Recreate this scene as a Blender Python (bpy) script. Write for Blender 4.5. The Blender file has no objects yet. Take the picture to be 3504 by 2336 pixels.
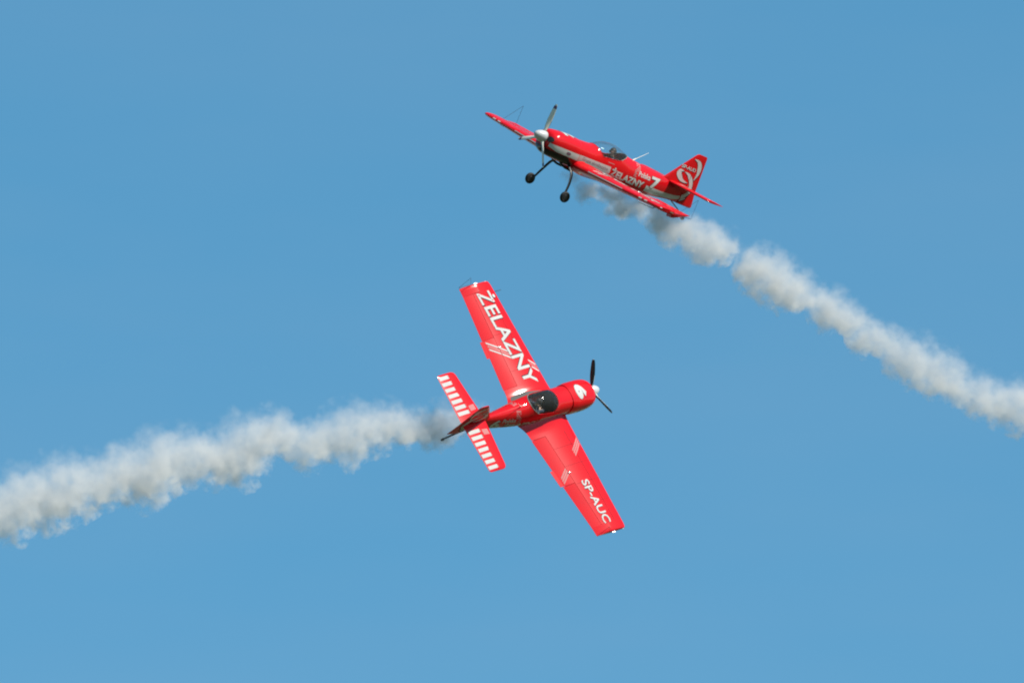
import bpy, bmesh, math, random
import numpy as np
from mathutils import Vector, Matrix
from mathutils.bvhtree import BVHTree

random.seed(7)
sc = bpy.context.scene
C = sc.collection
R = math.radians

# ------------------------------------------------------------------ camera
PITCH = R(20.0)
cam_d = bpy.data.cameras.new('camera')
cam = bpy.data.objects.new('camera', cam_d)
C.objects.link(cam)
cam_d.sensor_width = 22.2
cam_d.lens = 300.0
cam_d.clip_start = 1.0
cam_d.clip_end = 60000.0
cam.location = (0, 0, 1.7)
cam.rotation_euler = (math.pi / 2 + PITCH, 0, 0)
sc.camera = cam
M3 = Matrix(((1, 0, 0), (0, -math.sin(PITCH), -math.cos(PITCH)), (0, math.cos(PITCH), -math.sin(PITCH)))).to_3x3()
# columns: camera right, up, back in world axes
M3 = Matrix(((1, 0, 0), (0, math.sin(-PITCH), -math.cos(PITCH)), (0, math.cos(PITCH), -math.sin(PITCH))))
FPX = 3504 * 300.0 / 22.2            # focal length in photo pixels


def cam_point(X, Y, dist):
    """world point seen at photo pixel (X, Y), dist metres along the optical axis"""
    return cam.location + M3 @ Vector(((X - 1752) / FPX * dist, -(Y - 1168) / FPX * dist, -dist))


# ------------------------------------------------------------------ sky and sun
SUN_CAM = Vector((0.661, 0.745, 0.09)).normalized()
sun_dir = (M3 @ SUN_CAM).normalized()
SUN_EL = math.asin(sun_dir.z)
SUN_ROT = math.atan2(sun_dir.x, sun_dir.y)
world = bpy.data.worlds.new('World')
sc.world = world
world.use_nodes = True
wn = world.node_tree
sky = wn.nodes.new('ShaderNodeTexSky')
sky.sky_type = 'NISHITA'
sky.sun_disc = False
sky.sun_elevation = SUN_EL
sky.sun_rotation = SUN_ROT
sky.altitude = 0
sky.air_density = 1.0
sky.dust_density = 0.3
sky.ozone_density = 2.0
hs = wn.nodes.new('ShaderNodeHueSaturation')
hs.inputs['Saturation'].default_value = 1.30
hs.inputs['Hue'].default_value = 0.480
wn.links.new(sky.outputs[0], hs.inputs['Color'])
# thin high haze: faint uneven streaks in the air
wtc = wn.nodes.new('ShaderNodeTexCoord')
wmp = wn.nodes.new('ShaderNodeMapping')
wmp.inputs['Scale'].default_value = (18, 18, 70)
wmp.inputs['Rotation'].default_value = (0, 0.12, 0)
wnz = wn.nodes.new('ShaderNodeTexNoise')
wnz.inputs['Scale'].default_value = 1.0
wnz.inputs['Detail'].default_value = 4
wmr = wn.nodes.new('ShaderNodeMapRange')
wmr.inputs['From Min'].default_value = 0.3
wmr.inputs['From Max'].default_value = 0.7
wmr.inputs['To Min'].default_value = 0.0
wmr.inputs['To Max'].default_value = 0.07
wmx = wn.nodes.new('ShaderNodeMix')
wmx.data_type = 'RGBA'
wmx.inputs[7].default_value = (3.2, 3.4, 3.6, 1)
wn.links.new(wtc.outputs['Generated'], wmp.inputs['Vector'])
wn.links.new(wmp.outputs[0], wnz.inputs['Vector'])
wn.links.new(wnz.outputs['Fac'], wmr.inputs['Value'])
wn.links.new(wmr.outputs[0], wmx.inputs[0])
wn.links.new(hs.outputs[0], wmx.inputs[6])
wn.links.new(wmx.outputs[2], wn.nodes['Background'].inputs[0])
wn.nodes['Background'].inputs[1].default_value = 0.086
sun_d = bpy.data.lights.new('sun', 'SUN')
sun = bpy.data.objects.new('sun', sun_d)
C.objects.link(sun)
sun_d.energy = 5.0
sun_d.angle = R(0.5)
sun_d.color = (1.0, 0.95, 0.86)
sun.rotation_euler = sun_dir.to_track_quat('Z', 'Y').to_euler()
sun.location = (0, 0, 300)
sc.view_settings.view_transform = 'Standard'
sc.view_settings.look = 'None'
sc.view_settings.exposure = 0.8
sc.view_settings.gamma = 1.0
sc.render.engine = 'CYCLES'
sc.cycles.use_denoising = True
sc.cycles.volume_bounces = 8
sc.cycles.max_bounces = 12
sc.cycles.transparent_max_bounces = 24
sc.cycles.volume_max_steps = 512
sc.cycles.volume_step_rate = 1.0
sc.cycles.filter_width = 2.0


# ------------------------------------------------------------------ materials
def new_mat(name):
    m = bpy.data.materials.new(name)
    m.use_nodes = True
    return m, m.node_tree, m.node_tree.nodes['Principled BSDF']


def paint(name, col, rough=0.35, coat=0.6, coat_rough=0.12, metallic=0.0, var=0.06, spec=0.3):
    """sprayed paint: slight tone and gloss variation"""
    m, nt, b = new_mat(name)
    tc = nt.nodes.new('ShaderNodeTexCoord')
    nz = nt.nodes.new('ShaderNodeTexNoise')
    nz.inputs['Scale'].default_value = 2.3
    nz.inputs['Detail'].default_value = 6
    nt.links.new(tc.outputs['Object'], nz.inputs['Vector'])
    mx = nt.nodes.new('ShaderNodeMix')
    mx.data_type = 'RGBA'
    mx.inputs[6].default_value = (*[c * (1 - var) for c in col], 1)
    mx.inputs[7].default_value = (*[min(1, c * (1 + var)) for c in col], 1)
    nt.links.new(nz.outputs['Fac'], mx.inputs[0])
    nt.links.new(mx.outputs[2], b.inputs['Base Color'])
    mr = nt.nodes.new('ShaderNodeMapRange')
    mr.inputs['To Min'].default_value = max(0, rough - 0.06)
    mr.inputs['To Max'].default_value = rough + 0.06
    nt.links.new(nz.outputs['Fac'], mr.inputs['Value'])
    nt.links.new(mr.outputs[0], b.inputs['Roughness'])
    b.inputs['Metallic'].default_value = metallic
    b.inputs['Coat Weight'].default_value = coat
    b.inputs['Coat Roughness'].default_value = coat_rough
    b.inputs['Specular IOR Level'].default_value = spec
    return m


RED = (0.43, 0.0035, 0.007)
M_red = paint('red_paint', RED, 0.6, 0.5, 0.085, var=0.10, spec=0.02)
M_white = paint('white_paint', (0.37, 0.375, 0.37), 0.6, 0.2, 0.08, var=0.12, spec=0.03)
M_black = paint('inlet_shade', (0.012, 0.012, 0.014), 0.4, 0.3, 0.2)
M_outline = paint('dark_outline', (0.05, 0.015, 0.022), 0.7, 0.0, spec=0.02)
M_pink = paint('pale_pink_paint', (0.36, 0.14, 0.14), 0.6, 0.1, spec=0.03)
M_ink = paint('dark_ink', (0.12, 0.07, 0.10), 0.5, 0.0)
M_spin = paint('white_gloss', (0.36, 0.37, 0.38), 0.4, 0.5, 0.08)
M_blade_f = paint('blade_grey', (0.50, 0.50, 0.45), 0.5, 0.1)
M_blade_b = paint('blade_black', (0.016, 0.028, 0.034), 0.5, 0.1)
M_blade_t = paint('blade_tip_purple', (0.10, 0.04, 0.09), 0.45, 0.1)
M_metal = paint('bare_metal', (0.6, 0.6, 0.6), 0.3, 0.0, metallic=1.0)
M_steel = paint('dark_steel', (0.015, 0.018, 0.022), 0.5, 0.1)
M_rubber = paint('tyre_rubber', (0.013, 0.014, 0.015), 0.75, 0.0)
M_interior = paint('cockpit_grey', (0.02, 0.024, 0.026), 0.6, 0.0)
M_walk = paint('walkway_grey', (0.055, 0.055, 0.055), 0.75, 0.0)
M_skin = paint('skin', (0.42, 0.25, 0.19), 0.55, 0.0)
M_suit = paint('flight_suit', (0.03, 0.035, 0.05), 0.85, 0.0)
M_helmet = paint('headset_black', (0.03, 0.03, 0.032), 0.45, 0.1)
M_wire = paint('wire_dark', (0.03, 0.035, 0.05), 0.5, 0.0)
M_frame = paint('frame_grey', (0.15, 0.17, 0.16), 0.5, 0.0)
M_ivory = paint('ivory_rod', (0.72, 0.70, 0.62), 0.4, 0.0)


def cowl_paint():
    """red cowling with the black painted belly; the border is a short soft blend, made slightly wavy by noise"""
    m, nt, b = new_mat('cowl_paint')
    N, L = nt.nodes, nt.links
    tc = N.new('ShaderNodeTexCoord')
    sp = N.new('ShaderNodeSeparateXYZ')
    L.new(tc.outputs['Object'], sp.inputs[0])
    nz = N.new('ShaderNodeTexNoise')
    nz.inputs['Scale'].default_value = 5
    nz.inputs['Detail'].default_value = 6
    L.new(tc.outputs['Object'], nz.inputs['Vector'])
    # black where z < edge(x):   edge = -0.235 - 0.5*max(0, 1.15-x)
    a = N.new('ShaderNodeMath'); a.operation = 'SUBTRACT'; a.inputs[0].default_value = 1.0
    L.new(sp.outputs[0], a.inputs[1])
    mxm = N.new('ShaderNodeMath'); mxm.operation = 'MAXIMUM'; mxm.inputs[1].default_value = 0
    L.new(a.outputs[0], mxm.inputs[0])
    e = N.new('ShaderNodeMath'); e.operation = 'MULTIPLY_ADD'; e.inputs[1].default_value = -0.5; e.inputs[2].default_value = -0.225
    L.new(mxm.outputs[0], e.inputs[0])
    d = N.new('ShaderNodeMath'); d.operation = 'SUBTRACT'
    L.new(e.outputs[0], d.inputs[0]); L.new(sp.outputs[2], d.inputs[1])
    w = N.new('ShaderNodeMath'); w.operation = 'MULTIPLY_ADD'; w.inputs[1].default_value = 0.08; w.inputs[2].default_value = -0.04
    L.new(nz.outputs['Fac'], w.inputs[0])
    s = N.new('ShaderNodeMath'); s.operation = 'ADD'
    L.new(d.outputs[0], s.inputs[0]); L.new(w.outputs[0], s.inputs[1])
    mr = N.new('ShaderNodeMapRange')
    mr.inputs['From Min'].default_value = -0.02; mr.inputs['From Max'].default_value = 0.04
    L.new(s.outputs[0], mr.inputs['Value'])
    mx = N.new('ShaderNodeMix'); mx.data_type = 'RGBA'
    mx.inputs[6].default_value = (*RED, 1); mx.inputs[7].default_value = (0.014, 0.010, 0.012, 1)
    L.new(mr.outputs[0], mx.inputs[0])
    L.new(mx.outputs[2], b.inputs['Base Color'])
    b.inputs['Roughness'].default_value = 0.5
    b.inputs['Specular IOR Level'].default_value = 0.02
    b.inputs['Coat Weight'].default_value = 0.5
    b.inputs['Coat Roughness'].default_value = 0.07
    return m


M_cowl = cowl_paint()


def glass():
    m = bpy.data.materials.new('canopy_glass')
    m.use_nodes = True
    nt = m.node_tree
    nt.nodes.clear()
    out = nt.nodes.new('ShaderNodeOutputMaterial')
    tr = nt.nodes.new('ShaderNodeBsdfTransparent'); tr.inputs[0].default_value = (0.87, 0.92, 0.93, 1)
    gl = nt.nodes.new('ShaderNodeBsdfGlossy'); gl.inputs['Roughness'].default_value = 0.05
    fr = nt.nodes.new('ShaderNodeLayerWeight'); fr.inputs[0].default_value = 0.12
    df = nt.nodes.new('ShaderNodeBsdfDiffuse'); df.inputs[0].default_value = (0.5, 0.55, 0.55, 1)
    m1 = nt.nodes.new('ShaderNodeMixShader'); m1.inputs[0].default_value = 0.03
    m2 = nt.nodes.new('ShaderNodeMixShader')
    L = nt.links
    L.new(tr.outputs[0], m1.inputs[1]); L.new(df.outputs[0], m1.inputs[2])
    cl = nt.nodes.new('ShaderNodeMath'); cl.operation = 'MINIMUM'; cl.inputs[1].default_value = 0.28
    L.new(fr.outputs[0], cl.inputs[0]); L.new(cl.outputs[0], m2.inputs[0]); L.new(m1.outputs[0], m2.inputs[1]); L.new(gl.outputs[0], m2.inputs[2])
    L.new(m2.outputs[0], out.inputs[0])
    return m


M_glass = glass()


# ------------------------------------------------------------------ mesh helpers
def smooth_interp(tab, x):
    """Catmull-Rom style interpolation of a table [(x, v...)] (x ascending)"""
    xs = [t[0] for t in tab]
    n = len(xs)
    if x <= xs[0]:
        return tab[0][1:]
    if x >= xs[-1]:
        return tab[-1][1:]
    i = max(j for j in range(n - 1) if xs[j] <= x)
    h = xs[i + 1] - xs[i]
    t = (x - xs[i]) / h
    out = []
    for k in range(1, len(tab[0])):
        p0, p1 = tab[i][k], tab[i + 1][k]

        def slope(j):
            if j == 0 or j == n - 1:
                a, b = (0, 1) if j == 0 else (n - 2, n - 1)
                return (tab[b][k] - tab[a][k]) / (xs[b] - xs[a])
            s1 = (tab[j][k] - tab[j - 1][k]) / (xs[j] - xs[j - 1])
            s2 = (tab[j + 1][k] - tab[j][k]) / (xs[j + 1] - xs[j])
            return 0.0 if s1 * s2 <= 0 else 2 * s1 * s2 / (s1 + s2)
        m0, m1 = slope(i) * h, slope(i + 1) * h
        out.append((2 * t**3 - 3 * t**2 + 1) * p0 + (t**3 - 2 * t**2 + t) * m0 + (-2 * t**3 + 3 * t**2) * p1 + (t**3 - t**2) * m1)
    return tuple(out)


def loft(bm, rings, cap0=True, cap1=True, closed=True):
    vs = [[bm.verts.new(p) for p in r] for r in rings]
    n = len(rings[0])
    for a, b in zip(vs[:-1], vs[1:]):
        for i in range(n if closed else n - 1):
            j = (i + 1) % n
            bm.faces.new((a[i], a[j], b[j], b[i]))
    if cap0:
        bm.faces.new(vs[0][::-1])
    if cap1:
        bm.faces.new(vs[-1])
    return vs


def tube(bm, pts, rad, n=10, cap=True):
    pts = [Vector(p) for p in pts]
    rr = rad if isinstance(rad, (list, tuple)) else [rad] * len(pts)
    rings = []
    up = None
    for i, p in enumerate(pts):
        t = (pts[min(i + 1, len(pts) - 1)] - pts[max(i - 1, 0)]).normalized()
        if up is None:
            up = t.orthogonal().normalized()
        up = (up - t * up.dot(t)).normalized()
        s = t.cross(up)
        rings.append([p + (up * math.cos(a) + s * math.sin(a)) * rr[i] for a in [2 * math.pi * k / n for k in range(n)]])
    loft(bm, rings, cap, cap)


def box(bm, lo, hi):
    x0, y0, z0 = lo
    x1, y1, z1 = hi
    loft(bm, [[(x0, y0, z), (x1, y0, z), (x1, y1, z), (x0, y1, z)] for z in (z0, z1)])


def lathe_y(bm, prof, cx, cy, cz, n=28):
    """solid of revolution about an axis parallel to y; prof = [(y, r)]"""
    rings = [[(cx + r * math.cos(2 * math.pi * k / n), cy + y, cz + r * math.sin(2 * math.pi * k / n)) for k in range(n)] for y, r in prof]
    loft(bm, rings)


def ellipsoid(bm, c, r, nu=16, nv=10, rot=None):
    ms = bmesh.ops.create_uvsphere(bm, u_segments=nu, v_segments=nv, radius=1)
    for v in ms['verts']:
        p = Vector((v.co.x * r[0], v.co.y * r[1], v.co.z * r[2]))
        if rot:
            p = rot @ p
        v.co = p + Vector(c)
    return ms['verts']


def build(name, bm, mats, parent=None, angle=35, recalc=True):
    if recalc:
        bmesh.ops.recalc_face_normals(bm, faces=bm.faces)
    me = bpy.data.meshes.new(name)
    bm.to_mesh(me)
    bm.free()
    for m in (mats if isinstance(mats, (list, tuple)) else [mats]):
        me.materials.append(m)
    for p in me.polygons:
        p.use_smooth = True
    me.set_sharp_from_angle(angle=R(angle))
    o = bpy.data.objects.new(name, me)
    C.objects.link(o)
    if parent is not None:
        o.parent = parent
    return o


def tag(o, label=None, cat=None, group=None, kind=None):
    if label:
        o['label'] = label
    if cat:
        o['category'] = cat
    if group:
        o['group'] = group
    if kind:
        o['kind'] = kind
    return o


# ------------------------------------------------------------------ painted marks (writing, stripes): thin skins laid on a part
def text_bm(txt, bold=0.02, res=3, spacing=1.0):
    cu = bpy.data.curves.new('writing', 'FONT')
    cu.body = txt
    cu.size = 1.0
    cu.offset = bold
    cu.resolution_u = res
    cu.space_character = spacing
    o = bpy.data.objects.new('writing', cu)
    C.objects.link(o)
    bpy.context.view_layer.update()
    dg = bpy.context.evaluated_depsgraph_get()
    me = bpy.data.meshes.new_from_object(o.evaluated_get(dg))
    bm = bmesh.new()
    bm.from_mesh(me)
    bpy.data.meshes.remove(me)
    bpy.data.objects.remove(o)
    bpy.data.curves.remove(cu)
    bmesh.ops.remove_doubles(bm, verts=bm.verts, dist=1e-5)
    xs = [v.co.x for v in bm.verts]
    ys = [v.co.y for v in bm.verts]
    x0, x1, y0, y1 = min(xs), max(xs), min(ys), max(ys)
    for v in bm.verts:
        v.co = ((v.co.x - x0) / (x1 - x0), (v.co.y - y0) / (y1 - y0), 0)
    return bm


def poly_bm(polys):
    bm = bmesh.new()
    for p in polys:
        bm.faces.new([bm.verts.new((q[0], q[1], 0)) for q in p])
    return bm


def crescent(pts_w):
    """band through (u, v, width) points"""
    P = [Vector((a, b)) for a, b, _ in pts_w]
    tab = [(i,) + tuple(p) for i, p in enumerate(pts_w)]
    S = [smooth_interp(tab, i / 6) for i in range(6 * (len(P) - 1) + 1)]
    L_, R_ = [], []
    for i, (a, b, w) in enumerate(S):
        t = Vector((S[min(i + 1, len(S) - 1)][0] - S[max(i - 1, 0)][0], S[min(i + 1, len(S) - 1)][1] - S[max(i - 1, 0)][1]))
        t.normalize()
        n = Vector((-t.y, t.x))
        L_.append((a + n.x * w / 2, b + n.y * w / 2))
        R_.append((a - n.x * w / 2, b - n.y * w / 2))
    return [[L_[i], L_[i + 1], R_[i + 1], R_[i]] for i in range(len(S) - 1)]


class Decals:
    """collects flat marks, drapes each over the nearest target surface and adds it to that surface's own mesh"""

    def __init__(self, targets):
        self.t = []
        for o in targets:
            bm = bmesh.new()
            bm.from_mesh(o.data)
            self.t.append((o, bm, BVHTree.FromBMesh(bm)))

    def lay(self, src, to3, ray, mat, lift=0.004, grid=0.045, splits=()):
        """src: bmesh in metres (u, v); to3(u, v) -> start point; ray: direction"""
        ray = Vector(ray)
        us = [v.co.x for v in src.verts]
        vs = [v.co.y for v in src.verts]
        for ax, arr in ((0, us), (1, vs)):
            k = math.floor(min(arr) / grid)
            cuts = []
            while k * grid < max(arr):
                cuts.append(k * grid + 0.003)
                k += 1
            if ax == 0:
                cuts += list(splits)
            for c in cuts:
                co = [0, 0, 0]; co[ax] = c
                no = [0, 0, 0]; no[ax] = 1
                bmesh.ops.bisect_plane(src, geom=src.verts[:] + src.edges[:] + src.faces[:], plane_co=co, plane_no=no, dist=1e-6)

        def hit(p):
            best = None
            for k, (o, bm, bv) in enumerate(self.t):
                loc, no, idx, d = bv.ray_cast(p, ray, 6)
                if loc is not None and (best is None or d < best[0]):
                    best = (d, k, loc, no)
            return best
        cache = {}
        for f in src.faces[:]:
            c = f.calc_center_median()
            h = hit(to3(c.x, c.y))
            if h is None:
                continue
            k = h[1]
            o, bm, bv = self.t[k]
            ids = []
            ok = True
            for v in f.verts:
                key = (v, k)
                if key not in cache:
                    p = to3(v.co.x, v.co.y)
                    loc, no, idx, d = bv.ray_cast(p, ray, 6)
                    if loc is None:
                        loc, no, idx, d = bv.find_nearest(Vector(h[2]) + (p - to3(c.x, c.y)))
                    cache[key] = bm.verts.new(loc - ray * lift)
                ids.append(cache[key])
            try:
                nf = bm.faces.new(ids)
            except ValueError:
                continue
            nf.normal_update()
            if nf.normal.dot(ray) > 0:
                nf.normal_flip()
            if mat not in [s for s in o.data.materials]:
                o.data.materials.append(mat)
            nf.material_index = [s for s in o.data.materials].index(mat)
            nf.smooth = True
        src.free()

    def done(self):
        for o, bm, bv in self.t:
            bm.to_mesh(o.data)
            bm.free()
            o.data.set_sharp_from_angle(angle=R(35))


def scaled(bm, u0, v0, w, h):
    for v in bm.verts:
        v.co = (u0 + v.co.x * w, v0 + v.co.y * h, 0)
    return bm


# ------------------------------------------------------------------ airfoils
def foil_t(c, t):
    return 5 * t * (0.2969 * math.sqrt(max(c, 0)) - 0.126 * c - 0.3516 * c**2 + 0.2843 * c**3 - 0.1036 * c**4)


def foil_ring(le, te, t, f0=0.0, f1=1.0, n=16, swell=1.0):
    """closed ring of (x, half thickness offset) for the chord fractions f0..f1"""
    c = le - te
    fr = [f0 + (f1 - f0) * 0.5 * (1 - math.cos(math.pi * i / n)) for i in range(n + 1)]
    up = [(le - f * c, foil_t(f, t) * c * swell + (0.003 if f > 0.02 else 0)) for f in fr]
    lo = [(x, -z) for x, z in up]
    return up + lo[::-1][(0 if f1 < 0.999 or True else 1):(-1 if f0 <= 0.0 else None)]


WLE = [(0.2, 0.66), (0.65, 0.625), (4.18, 0.505), (4.26, 0.49), (4.32, 0.46), (4.345, 0.40)]
WTE = [(0.2, -1.26), (0.65, -1.20), (4.10, -0.785), (4.345, -0.775)]


def lin(tab, y):
    if y <= tab[0][0]:
        return tab[0][1]
    for a, b in zip(tab[:-1], tab[1:]):
        if y <= b[0]:
            return a[1] + (b[1] - a[1]) * (y - a[0]) / (b[0] - a[0])
    return tab[-1][1]


def wing_z(y):
    return -0.390 + 0.022 * y


def wing_t(y):
    return 0.168 - 0.048 * y / 4.29


HF = 0.705      # aileron hinge, chord fraction


def wing_ring(y, s, f0, f1, swell=1.0, zoff=0.0, te_ext=0.0):
    le, te = lin(WLE, y), lin(WTE, y) - te_ext
    tk = wing_t(y) * (1.0 if y < 4.27 else 0.92 if y < 4.33 else 0.6)
    return [(x, s * y, wing_z(y) + zoff + z) for x, z in foil_ring(le, te, tk, f0, f1, swell=swell)]


def about_hinge(o_bm, hinge_pt, axis, ang):
    bmesh.ops.rotate(o_bm, cent=hinge_pt, matrix=Matrix.Rotation(ang, 3, axis), verts=o_bm.verts)


# ------------------------------------------------------------------ fuselage shape
#      x      top    bottom  halfw   zmid   n_up  n_lo
FUS = [(-3.90, 0.285, -0.245, 0.030, 0.00, 2.0, 2.0),
       (-3.50, 0.300, -0.262, 0.085, 0.00, 2.0, 2.2),
       (-2.90, 0.312, -0.352, 0.165, -0.02, 2.0, 2.4),
       (-2.40, 0.340, -0.415, 0.235, -0.04, 2.0, 2.5),
       (-2.00, 0.370, -0.455, 0.295, -0.05, 2.0, 2.6),
       (-1.43, 0.425, -0.485, 0.365, -0.05, 2.0, 2.7),
       (-1.21, 0.500, -0.490, 0.385, -0.05, 2.0, 2.8),
       (-0.95, 0.565, -0.490, 0.400, -0.05, 2.0, 2.8),
       (-0.72, 0.590, -0.490, 0.405, -0.05, 2.0, 2.8),
       (-0.45, 0.570, -0.490, 0.408, -0.05, 2.0, 2.8),
       (-0.22, 0.485, -0.490, 0.410, -0.05, 2.0, 2.8),
       (-0.05, 0.372, -0.490, 0.410, -0.05, 2.1, 2.8),
       (0.15, 0.340, -0.490, 0.410, -0.05, 2.2, 2.8),
       (0.62, 0.315, -0.480, 0.410, -0.05, 2.4, 2.8)]
COWL = [(0.585, 0.330, -0.500, 0.440, -0.05, 2.4, 2.8),
        (0.80, 0.335, -0.498, 0.462, -0.05, 2.5, 2.8),
        (1.20, 0.325, -0.480, 0.462, -0.05, 2.5, 2.8),
        (1.48, 0.300, -0.462, 0.440, -0.05, 2.4, 2.7),
        (1.63, 0.255, -0.425, 0.390, -0.05, 2.3, 2.5),
        (1.71, 0.200, -0.360, 0.310, -0.06, 2.2, 2.3),
        (1.745, 0.135, -0.270, 0.225, -0.06, 2.1, 2.1)]


def hull_ring(tab, x, n=72, k=1.0):
    top, bot, w, zm, nu, nl = smooth_interp(tab, x)
    ring = []
    for i in range(n):
        a = 2 * math.pi * i / n
        c, s = math.cos(a), math.sin(a)
        e = nu if s >= 0 else nl
        y = w * math.copysign(abs(c) ** (2 / e), c)
        hgt = (top - zm) if s >= 0 else (zm - bot)
        z = zm + hgt * math.copysign(abs(s) ** (2 / e), s)
        ring.append((x, y * k, zm + (z - zm) * k))
    return ring


# the canopy's outline in side view: front, sill, rear lines
CF0, CF1 = (-0.06, 0.375), (-0.30, 0.165)
CR0, CR1 = (-0.95, 0.235), (-1.34, 0.455)


def side_of(a, b, x, z):
    return (b[0] - a[0]) * (z - a[1]) - (b[1] - a[1]) * (x - a[0])


def in_canopy(x, z):
    # front line runs down-aft, sill runs aft, rear line runs up-aft
    return side_of(CF0, CF1, x, z) < 0 and side_of(CF1, CR0, x, z) < 0 and side_of(CR0, CR1, x, z) < 0


def aeroplane(number, reg, pose_R, px, scale, ail, blades, label):
    root = bpy.data.objects.new('aerobatic_plane', None)
    C.objects.link(root)
    root.empty_display_size = 0.5
    tag(root, label, 'plane', 'red aerobatic planes')
    Rl = Matrix(pose_R)
    rot = (M3 @ Rl)
    # orthonormalise
    q = rot.to_quaternion(); q.normalize()
    root.rotation_mode = 'QUATERNION'
    root.rotation_quaternion = q
    root.location = cam_point(px[0], px[1], FPX / scale)

    # ---------------- hull: fuselage + canopy
    bm = bmesh.new()
    xs = [-3.90 + (0.62 + 3.90) * i / 86 for i in range(87)]
    loft(bm, [hull_ring(FUS, x) for x in xs])
    for a, b in ((CF0, CF1), (CF1, CR0), (CR0, CR1)):
        no = Vector((-(b[1] - a[1]), 0, (b[0] - a[0]))).normalized()
        bmesh.ops.bisect_plane(bm, geom=bm.verts[:] + bm.edges[:] + bm.faces[:], plane_co=(a[0], 0, a[1]), plane_no=no, dist=1e-5)
    bmesh.ops.recalc_face_normals(bm, faces=bm.faces)
    can = [f for f in bm.faces if in_canopy(f.calc_center_median().x, f.calc_center_median().z)]
    bmc = bm.copy()
    bmc.faces.ensure_lookup_table()
    idx = {f.index for f in can}
    bm.faces.index_update()
    idx = {f.index for f in can}
    bmesh.ops.delete(bmc, geom=[f for f in bmc.faces if f.index not in idx], context='FACES')
    # edge loop for the frame before deleting
    border = [e for e in bmc.edges if e.is_boundary]
    border_pts = [(e.verts[0].co.copy(), e.verts[1].co.copy()) for e in border]
    bmesh.ops.delete(bm, geom=can, context='FACES')
    fus = build('fuselage', bm, [M_red], root, 50)
    canopy = build('canopy', bmc, M_glass, root, 80)
    fb = bmesh.new()
    for a, b in border_pts:
        if (a - b).length > 1e-4:
            tube(fb, [a, b], 0.010, 6)
    for f in fb.faces:
        f.material_index = 1 if f.calc_center_median().x < -1.0 else 0
    build('canopy_frame', fb, [M_red, M_frame], canopy, 60)

    # ---------------- cockpit inside
    b = bmesh.new()
    rings = []
    for x in [-1.36 + i * 0.12 for i in range(12)]:
        r = hull_ring(FUS, x, 48, 0.93)
        sill = 0.15 + (0.225 - 0.15) * min(1, max(0, (-x - 0.27) / 0.73)) - 0.03
        half = [p for p in r if p[2] <= sill]
        half.sort(key=lambda p: math.atan2(p[2] + 0.05, p[1]) if not (p[1] < 0 and p[2] > -0.05) else math.atan2(p[2] + 0.05, p[1]) - 2 * math.pi)
        rings.append(half)
    n = min(len(r) for r in rings)

    def resample(r, n):
        out = []
        for i in range(n):
            t = i * (len(r) - 1) / (n - 1)
            k = min(int(t), len(r) - 2)
            out.append(Vector(r[k]).lerp(Vector(r[k + 1]), t - k))
        return out
    rings = [resample(r, 20) for r in rings]
    vs = loft(b, rings, False, False, closed=False)
    b.faces.new(vs[0]); b.faces.new(vs[-1])
    cp = build('cockpit', b, M_interior, root, 40)
    b = bmesh.new()   # instrument panel with coaming
    prof = [(0.30 * math.cos(a), 0.10 + 0.19 * math.sin(a)) for a in [math.pi * i / 12 for i in range(13)]]
    loft(b, [[(x, y * k, z) for y, z in prof] + [(x, -0.30 * k, -0.1), (x, 0.30 * k, -0.1)] for x, k in ((-0.10, 1.0), (-0.02, 1.02), (0.06, 0.9))])
    build('instrument_panel', b, M_interior, cp)
    b = bmesh.new()   # reclined seat
    loft(b, [[(x - 0.05, -0.2, z), (x + 0.05, -0.2, z), (x + 0.05, 0.2, z), (x - 0.05, 0.2, z)] for x, z in ((-0.92, -0.32), (-1.02, 0.0), (-1.12, 0.24))])
    box(b, (-0.95, -0.2, -0.38), (-0.5, 0.2, -0.30))
    build('seat', b, M_interior, cp)

    # ---------------- cowling
    b = bmesh.new()
    xs = [0.585 + (1.745 - 0.585) * (1 - (1 - i / 26) ** 1.5) for i in range(27)]
    loft(b, [hull_ring(COWL, x) for x in xs])
    cowl = build('engine_cowling', b, [M_cowl], root, 45)
    for s in (-1, 1):
        b = bmesh.new()   # exhaust stacks under the belly
        tube(b, [(1.0, s * 0.20, -0.44), (0.85, s * 0.21, -0.53), (0.70, s * 0.21, -0.565), (0.5, s * 0.21, -0.575)], 0.035, 12)
        build('exhaust_pipe', b, M_steel, cowl)

    # ---------------- propeller
    b = bmesh.new()
    rings = [[(x, r * math.cos(a), r * math.sin(a)) for a in [2 * math.pi * i / 32 for i in range(32)]] for x, r in ((1.742, 0.176), (1.770, 0.180), (1.780, 0.172))]
    loft(b, rings)
    prop = build('propeller', b, M_spin, root)
    b = bmesh.new()
    prof = [(1.772, 0.174), (1.80, 0.176), (1.86, 0.170), (1.93, 0.154), (2.00, 0.128), (2.05, 0.100), (2.09, 0.068), (2.115, 0.034), (2.12, 0.008)]
    loft(b, [[(x, r * math.cos(a), r * math.sin(a)) for a in [2 * math.pi * i / 32 for i in range(32)]] for x, r in prof])
    build('spinner', b, M_spin, prop)
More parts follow.
